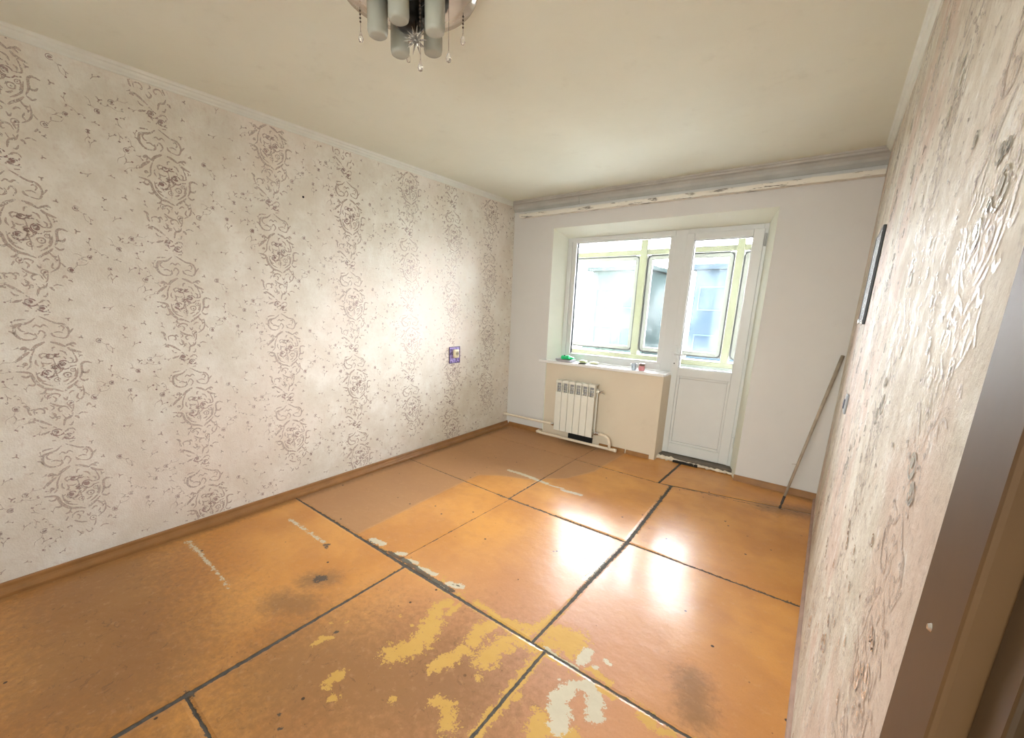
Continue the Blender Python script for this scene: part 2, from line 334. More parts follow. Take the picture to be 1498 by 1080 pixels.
def panel(c, step=.014, name='floor_panel'):
    c = [np.array(p, float) for p in c]     # c00, c10, c11, c01
    lx = max(np.linalg.norm(c[1]-c[0]), np.linalg.norm(c[2]-c[3])); ly = max(np.linalg.norm(c[3]-c[0]), np.linalg.norm(c[2]-c[1]))
    nx = max(2, int(lx/step)); ny = max(2, int(ly/step))
    u, v = np.meshgrid(np.linspace(0, 1, nx+1), np.linspace(0, 1, ny+1)); u = u.ravel(); v = v.ravel()
    P = ((1-u)*(1-v))[:, None]*c[0]+(u*(1-v))[:, None]*c[1]+(u*v)[:, None]*c[2]+((1-u)*v)[:, None]*c[3]
    edge = (u < 1e-6) | (u > 1-1e-6) | (v < 1e-6) | (v > 1-1e-6)
    inner = (c[0]+c[2])/2
    jit = np.abs(rng.normal(0, .0022, len(P)))*edge
    dirn = (inner-P); dirn /= np.linalg.norm(dirn, axis=1)[:, None]+1e-9
    Pj = P+dirn*jit[:, None]
    z = np.where(edge, -.002, 0.0)
    z = z + 0.0012*np.sin(P[:, 0]*5+P[:, 1]*3)*np.sin(P[:, 1]*4.3+1)*(~edge)
    co = np.c_[Pj, z]
    n = len(P); low = []
    idx = np.arange(n).reshape(ny+1, nx+1)
    faces = [(idx[j, i], idx[j, i+1], idx[j+1, i+1], idx[j+1, i]) for j in range(ny) for i in range(nx)]
    ring = list(idx[0, :])+list(idx[1:, -1])+list(idx[-1, -2::-1])+list(idx[-2:0:-1, 0])
    lo = co[ring].copy(); lo[:, 2] = -.02
    co = np.r_[co, lo]; m = len(ring)
    faces += [(ring[k], n+k, n+(k+1) % m, ring[(k+1) % m]) for k in range(m)]
    me = bpy.data.meshes.new(name); me.from_pydata(co.tolist(), [], [tuple(int(a) for a in f) for f in faces]); me.update()
    PA = co[:, :2]
    och = np.maximum(capdist(PA, OCHRE, .85), capdist(PA, EDGES)*.46); pal = np.maximum(capdist(PA, PALE), capdist(PA, TAPE)*.62)
    gri = np.maximum(capdist(PA, GRIME), capdist(PA, [s for s in SEAMS if s[4] > .0015])*.80)
    smear_shade = capdist(PA, SMEAR_SHADE); dull = soft(PA, DULL, .012)
    pink = np.clip(1.15-np.hypot((PA[:, 0]-2.15)/.85, (PA[:, 1]-1.25)/1.0), 0, 1)
    for nm, ch in (('wear', (och, pal, dull)), ('grime_shade', (gri, smear_shade, pink))):
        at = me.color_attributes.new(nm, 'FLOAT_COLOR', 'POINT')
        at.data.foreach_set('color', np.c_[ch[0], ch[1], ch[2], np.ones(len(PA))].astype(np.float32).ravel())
    o = link(name, me, M['floor'], floor)
    for p in me.polygons: p.use_smooth = False
    return o
g = .0035
def seamx(x): return 1.35+g
PAN = [
 [(0, YB), (1.272-g, YB), (1.277-g, 1.350-g), (0, 1.372-g)],
 [(1.278+g, YB), (2.182-g, YB), (2.183-g, .315-g), (1.285+g, .320-g)],
 [(1.285+g, .320+g), (2.183-g, .315+g), (2.178-g, 1.350-g), (1.280+g, 1.350-g)],
 [(2.186+g, YB), (W, YB), (W, 1.350-g), (2.182+g, 1.350-g)],
 [(0, 1.372+g), (1.203-.001, 1.362+g), (1.222-.001, 2.412-g), (0, 2.46-.002)],
 [(1.203+.001, 1.362+g), (2.110-g, 1.352+g), (2.123-.006, 2.410-g), (1.222+.001, 2.412-g)],
 [(2.114+g, 1.352+g), (W, 1.352+g), (W, 2.415-g), (2.127+.006, 2.412-g)],
 [(0, 2.46+.002), (1.212-g, 2.412+g), (1.190-.001, 3.515-.001), (0, 3.555-.001)],
 [(1.212+g, 2.412+g), (2.122-.007, 2.412+g), (2.080-.007, 3.503-g), (1.190+.001, 3.513-g)],
 [(2.128+.007, 2.412+g), (W, 2.415+g), (W, 3.70-g), (2.082+.007, 3.515-g)],
 [(0, 3.555+.001), (1.190-.001, 3.515+.001), (1.20-.001, D+.14), (0, D+.14)],
 [(1.190+.001, 3.513+g), (1.976-.005, 3.500+g), (1.990-.005, D+.14), (1.20+.001, D+.14)],
 [(1.982+.005, 3.502+g), (W, 3.70+g), (W, D+.14), (1.996+.005, D+.14)],
]
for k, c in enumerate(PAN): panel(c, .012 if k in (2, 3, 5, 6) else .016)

# ------------------------------------------------------------------ walls and ceiling
bm = bmesh.new(); box(bm, -.2, 0, YB-.2, D+.5, -.1, H+.2)
wall_left = obj('wall_left', bm, M['paper']); tag(wall_left, kind='structure')
bm = bmesh.new(); box(bm, W, W+.2, .375, D+.5, -.1, H+.2); box(bm, W, W+.2, YB-.2, -.5, -.1, H+.2); box(bm, W, W+.2, -.5, .375, 2.08, H+.2)
wall_right = obj('wall_right', bm, M['paper_r']); tag(wall_right, kind='structure')
bm = bmesh.new(); box(bm, -.2, W+.2, YB-.2, YB, -.1, H+.2)
o = obj('wall_near', bm, M['backwall']); tag(o, kind='structure')
bm = bmesh.new(); box(bm, -.2, W+.2, YB-.2, D+.42, H, H+.2)
ceil = obj('ceiling', bm, M['ceiling']); tag(ceil, kind='structure')
# far wall with the splayed window-and-door opening
YF = D+.20
OX0, OX1, OZ = .505, 2.455, 2.203      # opening at the room side
IX0, IX1, IZ = .572, 2.385, 2.126      # opening at the frame
SZ = .845; SX = 1.765                  # sill height, right end of the wall under the sill
wb = bmesh.new()
box(wb, -.02, OX0, D, D+.40, -.1, H+.1); box(wb, OX1, W+.02, D, D+.40, -.1, H+.1); box(wb, OX0, OX1, D, D+.40, OZ, H+.1)
wall_far = obj('wall_far', wb, M['backwall']); tag(wall_far, kind='structure')
rv = bmesh.new(); e = .0012
hexa(rv, [(OX0-e, D-e, 0), (OX0, D-e, 0), (IX0, YF, 0), (OX0-e, YF, 0)], [(OX0-e, D-e, OZ), (OX0, D-e, OZ), (IX0, YF, IZ), (OX0-e, YF, OZ)])
hexa(rv, [(OX1, D-e, 0), (OX1+e, D-e, 0), (OX1+e, YF, 0), (IX1, YF, 0)], [(OX1, D-e, OZ), (OX1+e, D-e, OZ), (OX1+e, YF, OZ), (IX1, YF, IZ)])
hexa(rv, [(OX0, D-e, OZ), (OX1, D-e, OZ), (IX1, YF, IZ), (IX0, YF, IZ)], [(OX0, D-e, OZ+e), (OX1, D-e, OZ+e), (OX1, YF, OZ+e), (OX0, YF, OZ+e)])
obj('window_reveal', rv, M['reveal'], wall_far)
uw = bmesh.new()
hexa(uw, [(OX0, D+.008, -.01), (SX, D+.008, -.01), (SX+.02, YF+.03, -.01), (OX0, YF+.03, -.01)], [(OX0, D+.008, SZ-.03), (SX, D+.008, SZ-.03), (SX+.02, YF+.03, SZ-.03), (OX0, YF+.03, SZ-.03)])
obj('under_window_wall', uw, M['cream'], wall_far)
# outer part of the opening
bm = bmesh.new(); box(bm, OX0, IX0, YF+.07, D+.40, 0, OZ); box(bm, IX1, OX1, YF+.07, D+.40, 0, OZ); box(bm, OX0, OX1, YF+.07, D+.40, IZ, OZ); box(bm, OX0, 1.72, YF+.03, D+.40, -.05, .83)
obj('outer_reveal', bm, M['balcony'], wall_far)
# peeling ledge under the far cornice
bm = bmesh.new()
xs = np.linspace(.115, W-.004, 60)
rings = []
for x in xs:
    j = [random.Random(int(x*1000)+k).uniform(-.0025, .0025) for k in range(4)]
    rings.append([bm.verts.new(p) for p in ((x, D, 2.330), (x, D-.075+j[0], 2.328+j[1]), (x, D-.078+j[2], 2.362+j[3]), (x, D, 2.366))])
for a, b in zip(rings, rings[1:]):
    for k in range(4): bm.faces.new((a[k], a[(k+1) % 4], b[(k+1) % 4], b[k]))
bm.faces.new(rings[0][::-1]); bm.faces.new(rings[-1])
o = obj('trim_1', bm, M['peel']); tag(o, 'peeling whitewashed curtain ledge along the far wall under the cornice', kind='structure')
# cornices
pc = [(0, 0), (0, -.042), (.006, -.042), (.009, -.034), (.016, -.026), (.020, -.016), (.027, -.012), (.030, -.005), (.034, 0)]
bm = bmesh.new(); sweep(bm, pc, [(0, YB, H, 1, 0), (0, D-.05, H, 1, 0)])
o = obj('trim_2', bm, M['cornice']); tag(o, 'white foam cornice along the left wall', kind='structure')
bm = bmesh.new(); sweep(bm, pc, [(W, YB, H, -1, 0), (W, D-.08, H, -1, 0)])
o = obj('trim_3', bm, M['cornice']); tag(o, 'white foam cornice along the right wall', kind='structure')
pb = [(0, 0), (0, -.098), (.008, -.098), (.012, -.088), (.022, -.072), (.026, -.052), (.040, -.034), (.060, -.026), (.064, -.014), (.074, -.010), (.078, 0)]
bm = bmesh.new(); sweep(bm, pb, [(0, D, H, 0, -1), (.78, D, H, 0, -1)]); sweep(bm, pb, [(.783, D, H, 0, -1), (W, D, H, 0, -1)])
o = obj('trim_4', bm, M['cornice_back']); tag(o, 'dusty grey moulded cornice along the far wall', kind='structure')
# skirtings
ps = [(0, 0), (0, .056), (.010, .056), (.014, .050), (.016, .036), (.024, .028), (.040, .022), (.046, .014), (.047, 0)]
bm = bmesh.new(); sweep(bm, ps, [(0, YB, 0, 1, 0), (0, D, 0, 1, 0)])
o = obj('baseboard_left', bm, M['skirting']); tag(o, kind='structure')
pr = [(0, 0), (0, .016), (.006, .016), (.012, .010), (.016, 0)]
bm = bmesh.new(); sweep(bm, pr, [(W, .49, 0, -1, 0), (W, D, 0, -1, 0)])
o = obj('baseboard_right', bm, simple('pinkish_skirting_edge', (.46, .30, .23), .6, var=.2)); tag(o, kind='structure')
pf = [(0, 0), (0, .050), (.010, .050), (.016, .040), (.020, .0)]
bm = bmesh.new(); sweep(bm, pf, [(OX1-.005, D, 0, 0, -1), (W, D, 0, 0, -1)]); sweep(bm, pf, [(.04, D, 0, 0, -1), (OX0, D, 0, 0, -1)])
o = obj('baseboard_far', bm, M['skirting']); tag(o, kind='structure')
for x0, x1 in ((1.20, 1.475), (1.49, 1.715)):
    bm = bmesh.new(); sweep(bm, [(a, b*.8) for a, b in pf], [(x0, D+.008, 0, 0, -1), (x1, D+.008, 0, 0, -1)])
    obj('skirting_piece', bm, M['skirting'], o)
# solid black block painting the shade inside a plinth hole under the radiator
bm = bbox(.84, 1.12, D-.012, D+.03, .004, .075); obj('plinth_gap', bm, M['black'], wall_far)

# wallpaper print ----------------------------------------------------
def unz(px, py):   # traced coordinates (photo crop) -> wall metres relative to a medallion centre
    # perspective map fitted from the photograph: local affine around the medallion
    u = (px-325)/(560-90)*.240 ; v = -(py-715)/(880-545)*.246
    return (u, v + u*.035)
STROKES = [ # thickness (mm), points
 (9, [(90, 722), (150, 732), (180, 748), (200, 800), (255, 848), (315, 862), (368, 882)]),
 (7, [(380, 880), (400, 866), (450, 842), (485, 818)]), (7, [(498, 805), (524, 765), (530, 712), (562, 697), (605, 708)]),
 (9, [(100, 666), (150, 632), (200, 606)]), (9, [(212, 598), (250, 572), (310, 548)]),
 (8, [(345, 550), (400, 566), (440, 586)]), (8, [(452, 592), (482, 612), (545, 632)]),
 (5, [(240, 585), (200, 645), (192, 690), (160, 715)]), (5, [(480, 615), (500, 665), (495, 692), (440, 695)]),
 (8, [(280, 395), (240, 420), (200, 430), (150, 438), (138, 460), (136, 490), (160, 518), (195, 530), (242, 530)]),
 (5, [(190, 492), (220, 488), (255, 503)]), (5, [(145, 412), (160, 405), (220, 402)]),
 (6, [(306, 386), (340, 402), (400, 430), (455, 440), (482, 468), (480, 505), (450, 530), (390, 520)]), (4, [(380, 492), (415, 488), (445, 498)]),
 (9, [(148, 590), (170, 578), (188, 582)]), (7, [(472, 570), (500, 566), (518, 578)]), (10, [(142, 688), (158, 680), (172, 688)]),
 (8, [(90, 92), (112, 104), (125, 120)]), (6, [(112, 110), (118, 145), (128, 160)]), (7, [(400, 110), (425, 114)]), (5, [(410, 112), (388, 128), (402, 155)]),
 (5, [(150, 160), (150, 132), (190, 124), (215, 138), (212, 158), (196, 155)]), (5, [(385, 160), (368, 135), (340, 130), (312, 142), (318, 162), (335, 158)]),
 (7, [(132, 190), (160, 200), (200, 220), (244, 246)]), (6, [(405, 180), (385, 208), (345, 218), (330, 245), (325, 262)]),
 (8, [(108, 206), (125, 202), (142, 212)]), (7, [(412, 208), (428, 212), (440, 228)]),
 (7, [(160, 300), (190, 292), (215, 290)]), (4, [(330, 300), (350, 288), (385, 290), (398, 310)]), (4, [(225, 350), (250, 352)]), (4, [(340, 378), (375, 376)]),
 (5, [(250, 922), (262, 900), (300, 888), (340, 900), (330, 915)]), (6, [(262, 945), (300, 968), (352, 982)]), (5, [(510, 855), (512, 905), (490, 940), (440, 965)]),
 (5, [(402, 900), (430, 884), (450, 890)]), (4, [(265, 1022), (290, 1055), (275, 1070)]), (4, [(330, 1035), (350, 1062), (380, 1052), (372, 1038)]), (4, [(440, 1050), (470, 1040), (510, 1050)]),
 (4, [(420, 975), (410, 1010), (395, 1028)]), (4, [(240, 870), (258, 884)]), (5, [(225, 905), (205, 930)]),
 (4, [(265, 680), (300, 690), (330, 686)]), (5, [(240, 700), (225, 680), (232, 655)]), (5, [(250, 715), (270, 700), (262, 672)]), (5, [(270, 655), (258, 632), (285, 618)]), (5, [(395, 610), (425, 620), (440, 645)]), (5, [(345, 610), (352, 590), (372, 585)]), (4, [(350, 835), (352, 790), (342, 740), (348, 690), (340, 655)]), (4, [(348, 770), (320, 775), (300, 770)]), (4, [(350, 760), (380, 745), (400, 730)]), (5, [(465, 790), (480, 765), (478, 730)]), (5, [(225, 770), (240, 795), (268, 802)]), (5, [(380, 815), (402, 812), (425, 800)]), (5, [(455, 660), (475, 672), (470, 695)]), (4, [(300, 785), (325, 770), (340, 735)]), (4, [(385, 775), (400, 760), (440, 762), (440, 785), (410, 788)]),
(6, [(205, 805), (180, 820), (150, 812)]), (6, [(260, 850), (240, 875), (210, 880)]), (6, [(500, 808), (530, 825), (560, 815)]), (6, [(455, 842), (480, 868), (505, 866)]),
 (6, [(182, 748), (150, 765), (118, 752)]), (6, [(530, 765), (560, 770), (580, 752)]), (6, [(212, 600), (190, 585), (170, 608)]), (6, [(440, 585), (470, 572), (500, 590)]),
 (5, [(200, 480), (175, 470), (165, 450), (185, 440)]), (5, [(440, 485), (455, 465), (440, 450), (420, 458)]), (6, [(240, 530), (262, 515), (258, 490)]), (6, [(392, 520), (370, 508), (365, 490)]),
 (5, [(250, 455), (275, 440), (300, 452), (325, 440), (350, 455)]), (5, [(275, 500), (300, 475), (325, 500), (300, 530)]), (5, [(100, 470), (125, 480), (136, 500)]), (5, [(520, 470), (500, 485), (486, 500)]),
 (5, [(215, 735), (225, 790), (260, 820), (310, 838)]), (5, [(498, 735), (480, 790), (440, 820), (400, 838)]),
 (5, [(290, 905), (310, 925), (295, 945)]), (5, [(470, 905), (455, 930), (470, 948)]), (5, [(360, 920), (375, 940), (390, 920)]), (6, [(200, 985), (225, 975), (240, 990)]), (6, [(510, 1000), (530, 985), (545, 1000)]),
 (5, [(165, 235), (185, 255), (210, 258)]), (5, [(395, 240), (380, 262), (360, 262)]), (5, [(240, 180), (262, 200), (285, 180), (262, 160)]), (4, [(262, 110), (285, 130), (262, 145)]),
 (4, [(520, 905), (545, 930)]), (5, [(60, 800), (85, 805)]), (4, [(35, 545), (60, 540)])]
ROSES = [(285, 752, 42, 27, 1), (408, 702, 50, 32, 1), (322, 640, 30, 15, 1), (372, 640, 20, 10, 1), (420, 775, 28, 18, 0), (345, 800, 24, 15, 0), (340, 715, 16, 10, 1), (462, 745, 18, 12, 0), (272, 297, 46, 25, 1), (345, 337, 36, 21, 1), (260, 48, 26, 16, 0), (402, 966, 28, 18, 0), (300, 1052, 14, 9, 0)]
class Ribbon:
    def __init__(s): s.v = []; s.f = []
    def stroke(s, pts, w, taper=True, rnd=None):
        pts = [Vector(p) for p in pts]
        if len(pts) > 2:      # Catmull-Rom
            q = []; P = [pts[0]*2-pts[1]]+pts+[pts[-1]*2-pts[-2]]
            for i in range(1, len(P)-2):
                for t in np.linspace(0, 1, 4, endpoint=False):
                    a, b, c, d = P[i-1], P[i], P[i+1], P[i+2]
                    q.append(.5*((2*b)+(c-a)*t+(2*a-5*b+4*c-d)*t*t+(3*b-a-3*c+d)*t**3))
            q.append(pts[-1]); pts = q
        n = len(pts); base = len(s.v)
        for i, p in enumerate(pts):
            d = (pts[min(i+1, n-1)]-pts[max(i-1, 0)]); d = d.normalized() if d.length > 1e-9 else Vector((1, 0))
            nn = Vector((-d.y, d.x)); k = (math.sin(PI*(i+.6)/(n+.2))**.5 if taper else 1)
            ww = w*.5*k*(1+.25*(rnd.random()-.5) if rnd else 1)
            s.v.append(p+nn*ww); s.v.append(p-nn*ww)
        for i in range(n-1): a = base+2*i; s.f.append((a, a+1, a+3, a+2))
    def disc(s, c, rx, ry, rnd, n=9):
        base = len(s.v)
        for k in range(n):
            a = 2*PI*k/n; r = 1+rnd.uniform(-.2, .2); s.v.append(Vector((c[0]+rx*r*math.cos(a), c[1]+ry*r*math.sin(a))))
        s.f.append(tuple(range(base, base+n)))
    def ring(s, c, rx, ry, w, a0=0, a1=2*PI):
        s.stroke([(c[0]+rx*math.cos(a), c[1]+ry*math.sin(a)) for a in np.linspace(a0, a1, 8)], w, taper=False)
def motif(A, B_, cx, cz, rnd, flip=1):
    T = lambda p: (cx+flip*unz(*p)[0], cz+unz(*p)[1])
    for w, pts in STROKES: A.stroke([T(p) for p in pts], w*.00150, True, rnd)
    for x, y, rx, ry, solid in ROSES:
        c = T((x, y)); k = .240/470; kx, ky = rx*k, ry*k*1.45
        if solid:
            B_.disc((c[0]-flip*kx*.15, c[1]+ky*.1), kx*.50, ky*.50, rnd); B_.ring(c, kx*.78, ky*.78, .0052, .4, 4.6); B_.ring(c, kx*1.02, ky*1.0, .0046, 3.2, 5.9)
            for q in range(4):
                a = q*1.7+x*.01; e1 = (c[0]+kx*1.1*math.cos(a), c[1]+ky*1.1*math.sin(a)); e2 = (c[0]+kx*1.75*math.cos(a+.3), c[1]+ky*1.6*math.sin(a+.3))
                A.stroke([e1, e2], .0062, True, rnd)
        else: A.ring(c, kx*.9, ky*.9, .004, 0, 5.8); B_.disc(c, kx*.3, ky*.3, rnd)
def scatter(A, B_, y0, z0, z1, rnd0):
    """sprigs of small roses, buds and leaves between the medallion columns; repeats every .625 m"""
    base = random.Random(77); items = []
    for k in range(30):
        u = base.uniform(.12, .445); v = base.uniform(0, .625); items.append((u, v, base.choice('abbccd'), base.uniform(0, 2*PI), base.uniform(.6, 1.15)))
    items += [(.105+.02*math.sin(k*2.1), .05+k*.09, 'b', k*1.3, .8) for k in range(7)]+[(.462, .08+k*.11, 'c', k*1.9, .8) for k in range(6)]
    zz = z0
    while zz < z1:
        for u, v, t, a, s in items:
            z = zz+v; y = y0+u
            if z > z1-.01 or z < .06: continue
            R_ = lambda px, py: (y+s*(px*math.cos(a)-py*math.sin(a)), z+s*(px*math.sin(a)+py*math.cos(a)))
            if t == 'a':
                B_.disc(R_(0, 0), .0085*s, .0075*s, rnd0); B_.ring(R_(0, 0), .013*s, .011*s, .0028, .5, 5.5)
                A.stroke([R_(.012, 0), R_(.03, .006), R_(.055, -.004), R_(.075, .002)], .0022)
                A.stroke([R_(.03, .008), R_(.038, .018)], .006)
            elif t == 'b':
                for q in range(3): A.stroke([R_(0, 0), R_(.012*math.cos(q*2.1), .012*math.sin(q*2.1)+.002)], .0065, True, rnd0)
                B_.disc(R_(0, 0), .0032*s, .0032*s, rnd0, 6)
            elif t == 'c':
                A.stroke([R_(-.02, 0), R_(-.004, .005), R_(.018, 0)], .0030); B_.disc(R_(.018, 0), .005*s, .0042*s, rnd0, 7); A.stroke([R_(-.006, .006), R_(.002, .015)], .005)
            else:
                A.stroke([R_(-.045, .01), R_(-.02, .0), R_(.0, .006), R_(.03, -.006), R_(.055, 0)], .0020)
                for q in (-.04, -.012, .022, .05): A.stroke([R_(q, .004), R_(q+.007, .013)], .0065, True, rnd0)
                B_.disc(R_(.055, 0), .005*s, .005*s, rnd0, 7)
        zz += .625
def wall_print(cols, x, sign, parent, mA, mB, flip=1, ymin=-1, ymax=D):
    A = Ribbon(); B_ = Ribbon(); r = random.Random(3)
    for k, (y, zoff) in enumerate(cols):
        z = zoff
        while z < 2.62: 
            motif(A, B_, y, z, r, flip); z += .625
        scatter(A, B_, y, (zoff % .625)-.625, 2.455, r)
    for nm, R_, m, lift in (('wallpaper_scrolls', A, mA, .0009), ('wallpaper_roses', B_, mB, .0016)):
        fs = [f for f in R_.f if all(.058 < R_.v[i].y < 2.456 and ymin < R_.v[i].x < ymax-.002 for i in f)]
        me = bpy.data.meshes.new(nm); vv = [(x+sign*lift, p.x, p.y) for p in R_.v]
        me.from_pydata(vv, [], fs); me.update()
        bm = bmesh.new(); bm.from_mesh(me); bpy.data.meshes.remove(me)
        bmesh.ops.delete(bm, geom=[v for v in bm.verts if not v.link_faces], context='VERTS')
        o = obj(nm, bm, m, parent, recalc=False); tag(o, kind='stuff')
COLS = [(-.85, .142), (-.285, .452), (.272, .440), (.840, .142), (1.400, .455), (1.945, .765-.625), (2.520, .455), (3.055, .765-.625), (3.605, .455)]
COLS = [(y+.0, z) for y, z in COLS]
wall_print(COLS, 0, 1, wall_left, M['print'], M['rose'], 1, YB, D)
RC = [(.75, .30), (1.30, .60), (1.86, .30), (2.42, .60), (2.98, .30), (3.54, .60)]
wall_print(RC, W, -1, wall_right, M['print_r'], M['glint'], -1, .5, D)
# the wall pin and dark nail mark on the left wall
bm = bmesh.new(); lathe(bm, [(0, 0), (.007, 0), (.006, .004), (0, .006)], n=10)
o = obj('wall_nail', bm, M['darkmetal']); o.rotation_euler = (0, PI/2, 0); o.location = (.0012, 1.60, 2.085); tag(o, 'small dark nail head in the floral left wall below the cornice', 'nail')

# ------------------------------------------------------------------ window and balcony door
win = empty('window_1'); tag(win, kind='structure')
y0, y1 = YF, YF+.07
obj('window_frame', boxes([(IX0, .62, y0, y1, SZ, IZ), (.62, 1.667, y0, y1, IZ-.045, IZ), (.62, 1.667, y0, y1, SZ, .905)], .004), M['pvc'], win)
obj('mullion', bbox(1.667, 1.775, y0, y1, .04, IZ-.001, .004), M['pvc'], win)
obj('glazing_bead', frame_bm(.62, 1.672, .900, 2.092, .052, y0+.008, y1-.004, .006, .02, .022), M['pvc'], win)
obj('gasket', frame_bm(.668, 1.662, .918, 2.073, .004, y0+.020, y1-.010, .001), M['pvc_groove'], win)
obj('window_pane', bbox(.668, 1.662, y0+.034, y0+.040, .918, 2.073), M['glass'], win)
# sill board with rounded nose
sb = bmesh.new(); box(sb, .425, 1.775, D-.035, D+.01, SZ-.028, SZ); box(sb, .508, 1.775, D+.01, YF+.004, SZ-.028, SZ)
o = obj('window_sill', sb, M['sill'], win)
bv = o.modifiers.new('b', 'BEVEL'); bv.width = .006; bv.segments = 3; bv.limit_method = 'ANGLE'
door = empty('door_1'); tag(door, kind='structure')
obj('door_frame', boxes([(1.775, 1.79, y0, y1, .03, IZ), (2.352, IX1, y0, y1, .03, IZ), (1.79, 2.352, y0, y1, 2.078, IZ)], .003), M['pvc'], door)
obj('door_leaf', boxes([(1.765, 1.832, y0-.014, y1-.02, .052, 2.088), (2.284, 2.362, y0-.014, y1-.02, .052, 2.088), (1.832, 2.284, y0-.014, y1-.02, .052, .150), (1.832, 2.284, y0-.014, y1-.02, .815, .892), (1.832, 2.284, y0-.014, y1-.02, 2.03, 2.088)], .005), M['pvc'], door)
obj('door_bead', frame_bm(1.832, 2.284, .150, .815, .022, y0-.006, y1-.03, .005), M['pvc'], door)
obj('door_gasket', frame_bm(1.852, 2.264, .170, .795, .004, y0-.001, y1-.03, .001), M['pvc_groove'], door)
obj('door_infill', bbox(1.850, 2.266, y0+.004, y1-.034, .168, .797), M['pvc'], door)
obj('pane_gasket', frame_bm(1.828, 2.288, .888, 2.034, .010, y0+.002, y1-.03, .003), M['pvc_groove'], door)
obj('door_pane', bbox(1.832, 2.284, y0+.016, y0+.022, .892, 2.03), M['glass'], door)
hm = boxes([(1.784, 1.810, y0-.024, y0-.013, .90, 1.10)], .005); tube(hm, [(1.797, y0-.02, 1.02), (1.797, y0-.055, 1.02), (1.805, y0-.062, 1.02), (1.90, y0-.062, 1.018)], [.008, .008, .008, .006], 8)
hd = obj('door_handle', hm, M['pvc'], door)
bm = bmesh.new(); lathe(bm, [(0, 0), (.006, 0), (.006, .003), (0, .003)], n=10); k = obj('keyhole', bm, M['darkmetal'], hd); k.rotation_euler = (PI/2, 0, 0); k.location = (1.797, y0-.0245, .93)
for z in (1.95, .22): obj('hinge', bbox(2.364, 2.380, y0-.022, y0-.002, z, z+.10, .004), M['pvc_groove'] if z > 1 else M['pvc'], door)
obj('door_threshold', bbox(1.745, 2.44, YF-.09, YF+.06, -.004, .046, .004), M['threshold'], door)
# lumpy foam bead along the threshold
fb = bmesh.new(); rr = random.Random(4); pts = []; rad = []
for k in range(46):
    t = k/45; x = 1.70+t*.73; pts.append((x, YF-.105+.006*math.sin(k*1.7)+rr.uniform(-.004, .004)-.045*max(0, 1-t*8), .016+rr.uniform(0, .006)*(t < .4)))
    rad.append((.020 if t < .35 else .013)*(1+rr.uniform(-.35, .35)))
tube(fb, pts, rad, 8); o = obj('sealing_foam', fb, M['foam'], door, True)
db = bmesh.new(); box(db, 1.92, 2.14, YF-.125, YF-.10, .0, .024); obj('threshold_gap', db, M['black'], door)  # solid black strip painting the shade of the gap below the door

# ------------------------------------------------------------------ balcony
bal = empty('balcony'); tag(bal, 'cream framed glazed balcony outside the window and door', 'balcony', kind='structure')
YG = 5.35
obj('balcony_floor', bbox(-1.2, 3.6, D+.40, YG+.12, -.20, -.02), M['balcony'], bal)
obj('balcony_ceiling', bbox(-1.2, 3.6, D+.40, YG+.12, 2.62, 2.75), M['balcony'], bal)
obj('balcony_outer_wall', boxes([(-1.2, OX0-.0, D+.405, D+.415, -.1, 2.62), (OX1, 3.6, D+.405, D+.415, -.1, 2.62), (OX0, OX1, D+.405, D+.415, OZ, 2.62)]), M['balcony'], bal)
for x in (-1.2, 3.5): obj('end_wall', bbox(x, x+.1, D+.40, YG+.1, -.1, 2.62), M['balcony'], bal)
obj('parapet', bbox(-1.2, 3.6, YG+.02, YG+.07, -.1, .80), M['parapet'], bal)
obj('handrail', bbox(-1.2, 3.6, YG-.05, YG+.10, .80, .86, .008), M['creamwood'], bal)
obj('shelf_board', bbox(-1.1, .98, YG-.22, YG-.06, .70, .73, .004), M['whitewood'], bal)
obj('header_beam', bbox(-1.2, 3.5, YG-.03, YG+.09, 2.54, 2.62, .006), M['whitewood'], bal)
obj('transom', bbox(-1.2, 3.5, YG-.02, YG+.06, 2.06, 2.12, .006), M['creamwood'], bal)
for x, w in ((-.99, .06), (.955, .085), (1.985, .075), (3.2, .07)): obj('balcony_post', bbox(x, x+w, YG-.045, YG+.05, .84, 2.56, .006), M['creamwood'], bal)
obj('ceiling_box', bbox(1.06, 1.62, YG-.3, YG-.05, 2.40, 2.60, .01), M['creamwood'], bal)
obj('ceiling_box', bbox(2.1, 2.9, YG-.3, YG-.05, 2.40, 2.60, .01), M['creamwood'], bal)
def sash(x0, x1, z0, z1, dark=True):
    s = obj('balcony_sash', frame_bm(x0, x1, z0, z1, .055, YG-.012, YG+.03, .006), M['whitewood'], bal)
    sm = bmesh.new(); r = .05; a, b, c, d = x0+.004, x1-.004, z0+.004, z1-.004
    pts = []
    for cx, cz, a0 in ((b-r, d-r, 0), (a+r, d-r, PI/2), (a+r, c+r, PI), (b-r, c+r, 1.5*PI)):
        for t in range(5): an = a0+t*PI/8; pts.append((cx+r*math.cos(an), YG-.016, cz+r*math.sin(an)))
    tube(sm, pts+pts[:1], .0085, 6, False); obj('sash_seal', sm, M['seal'], s)
    obj('sash_pane', bbox(x0+.05, x1-.05, YG+.006, YG+.011, z0+.05, z1-.05), M['oldglass'], s)
for x0, x1 in ((-.92, .0), (.06, .95), (1.045, 1.50), (1.51, 1.975), (2.065, 2.62), (2.64, 3.19)): sash(x0, x1, .90, 2.05)
for x0, x1 in ((-.9, .95), (1.045, 1.975), (2.065, 3.19)): obj('top_pane', bbox(x0, x1, YG+.01, YG+.015, 2.12, 2.54), M['oldglass'], bal)
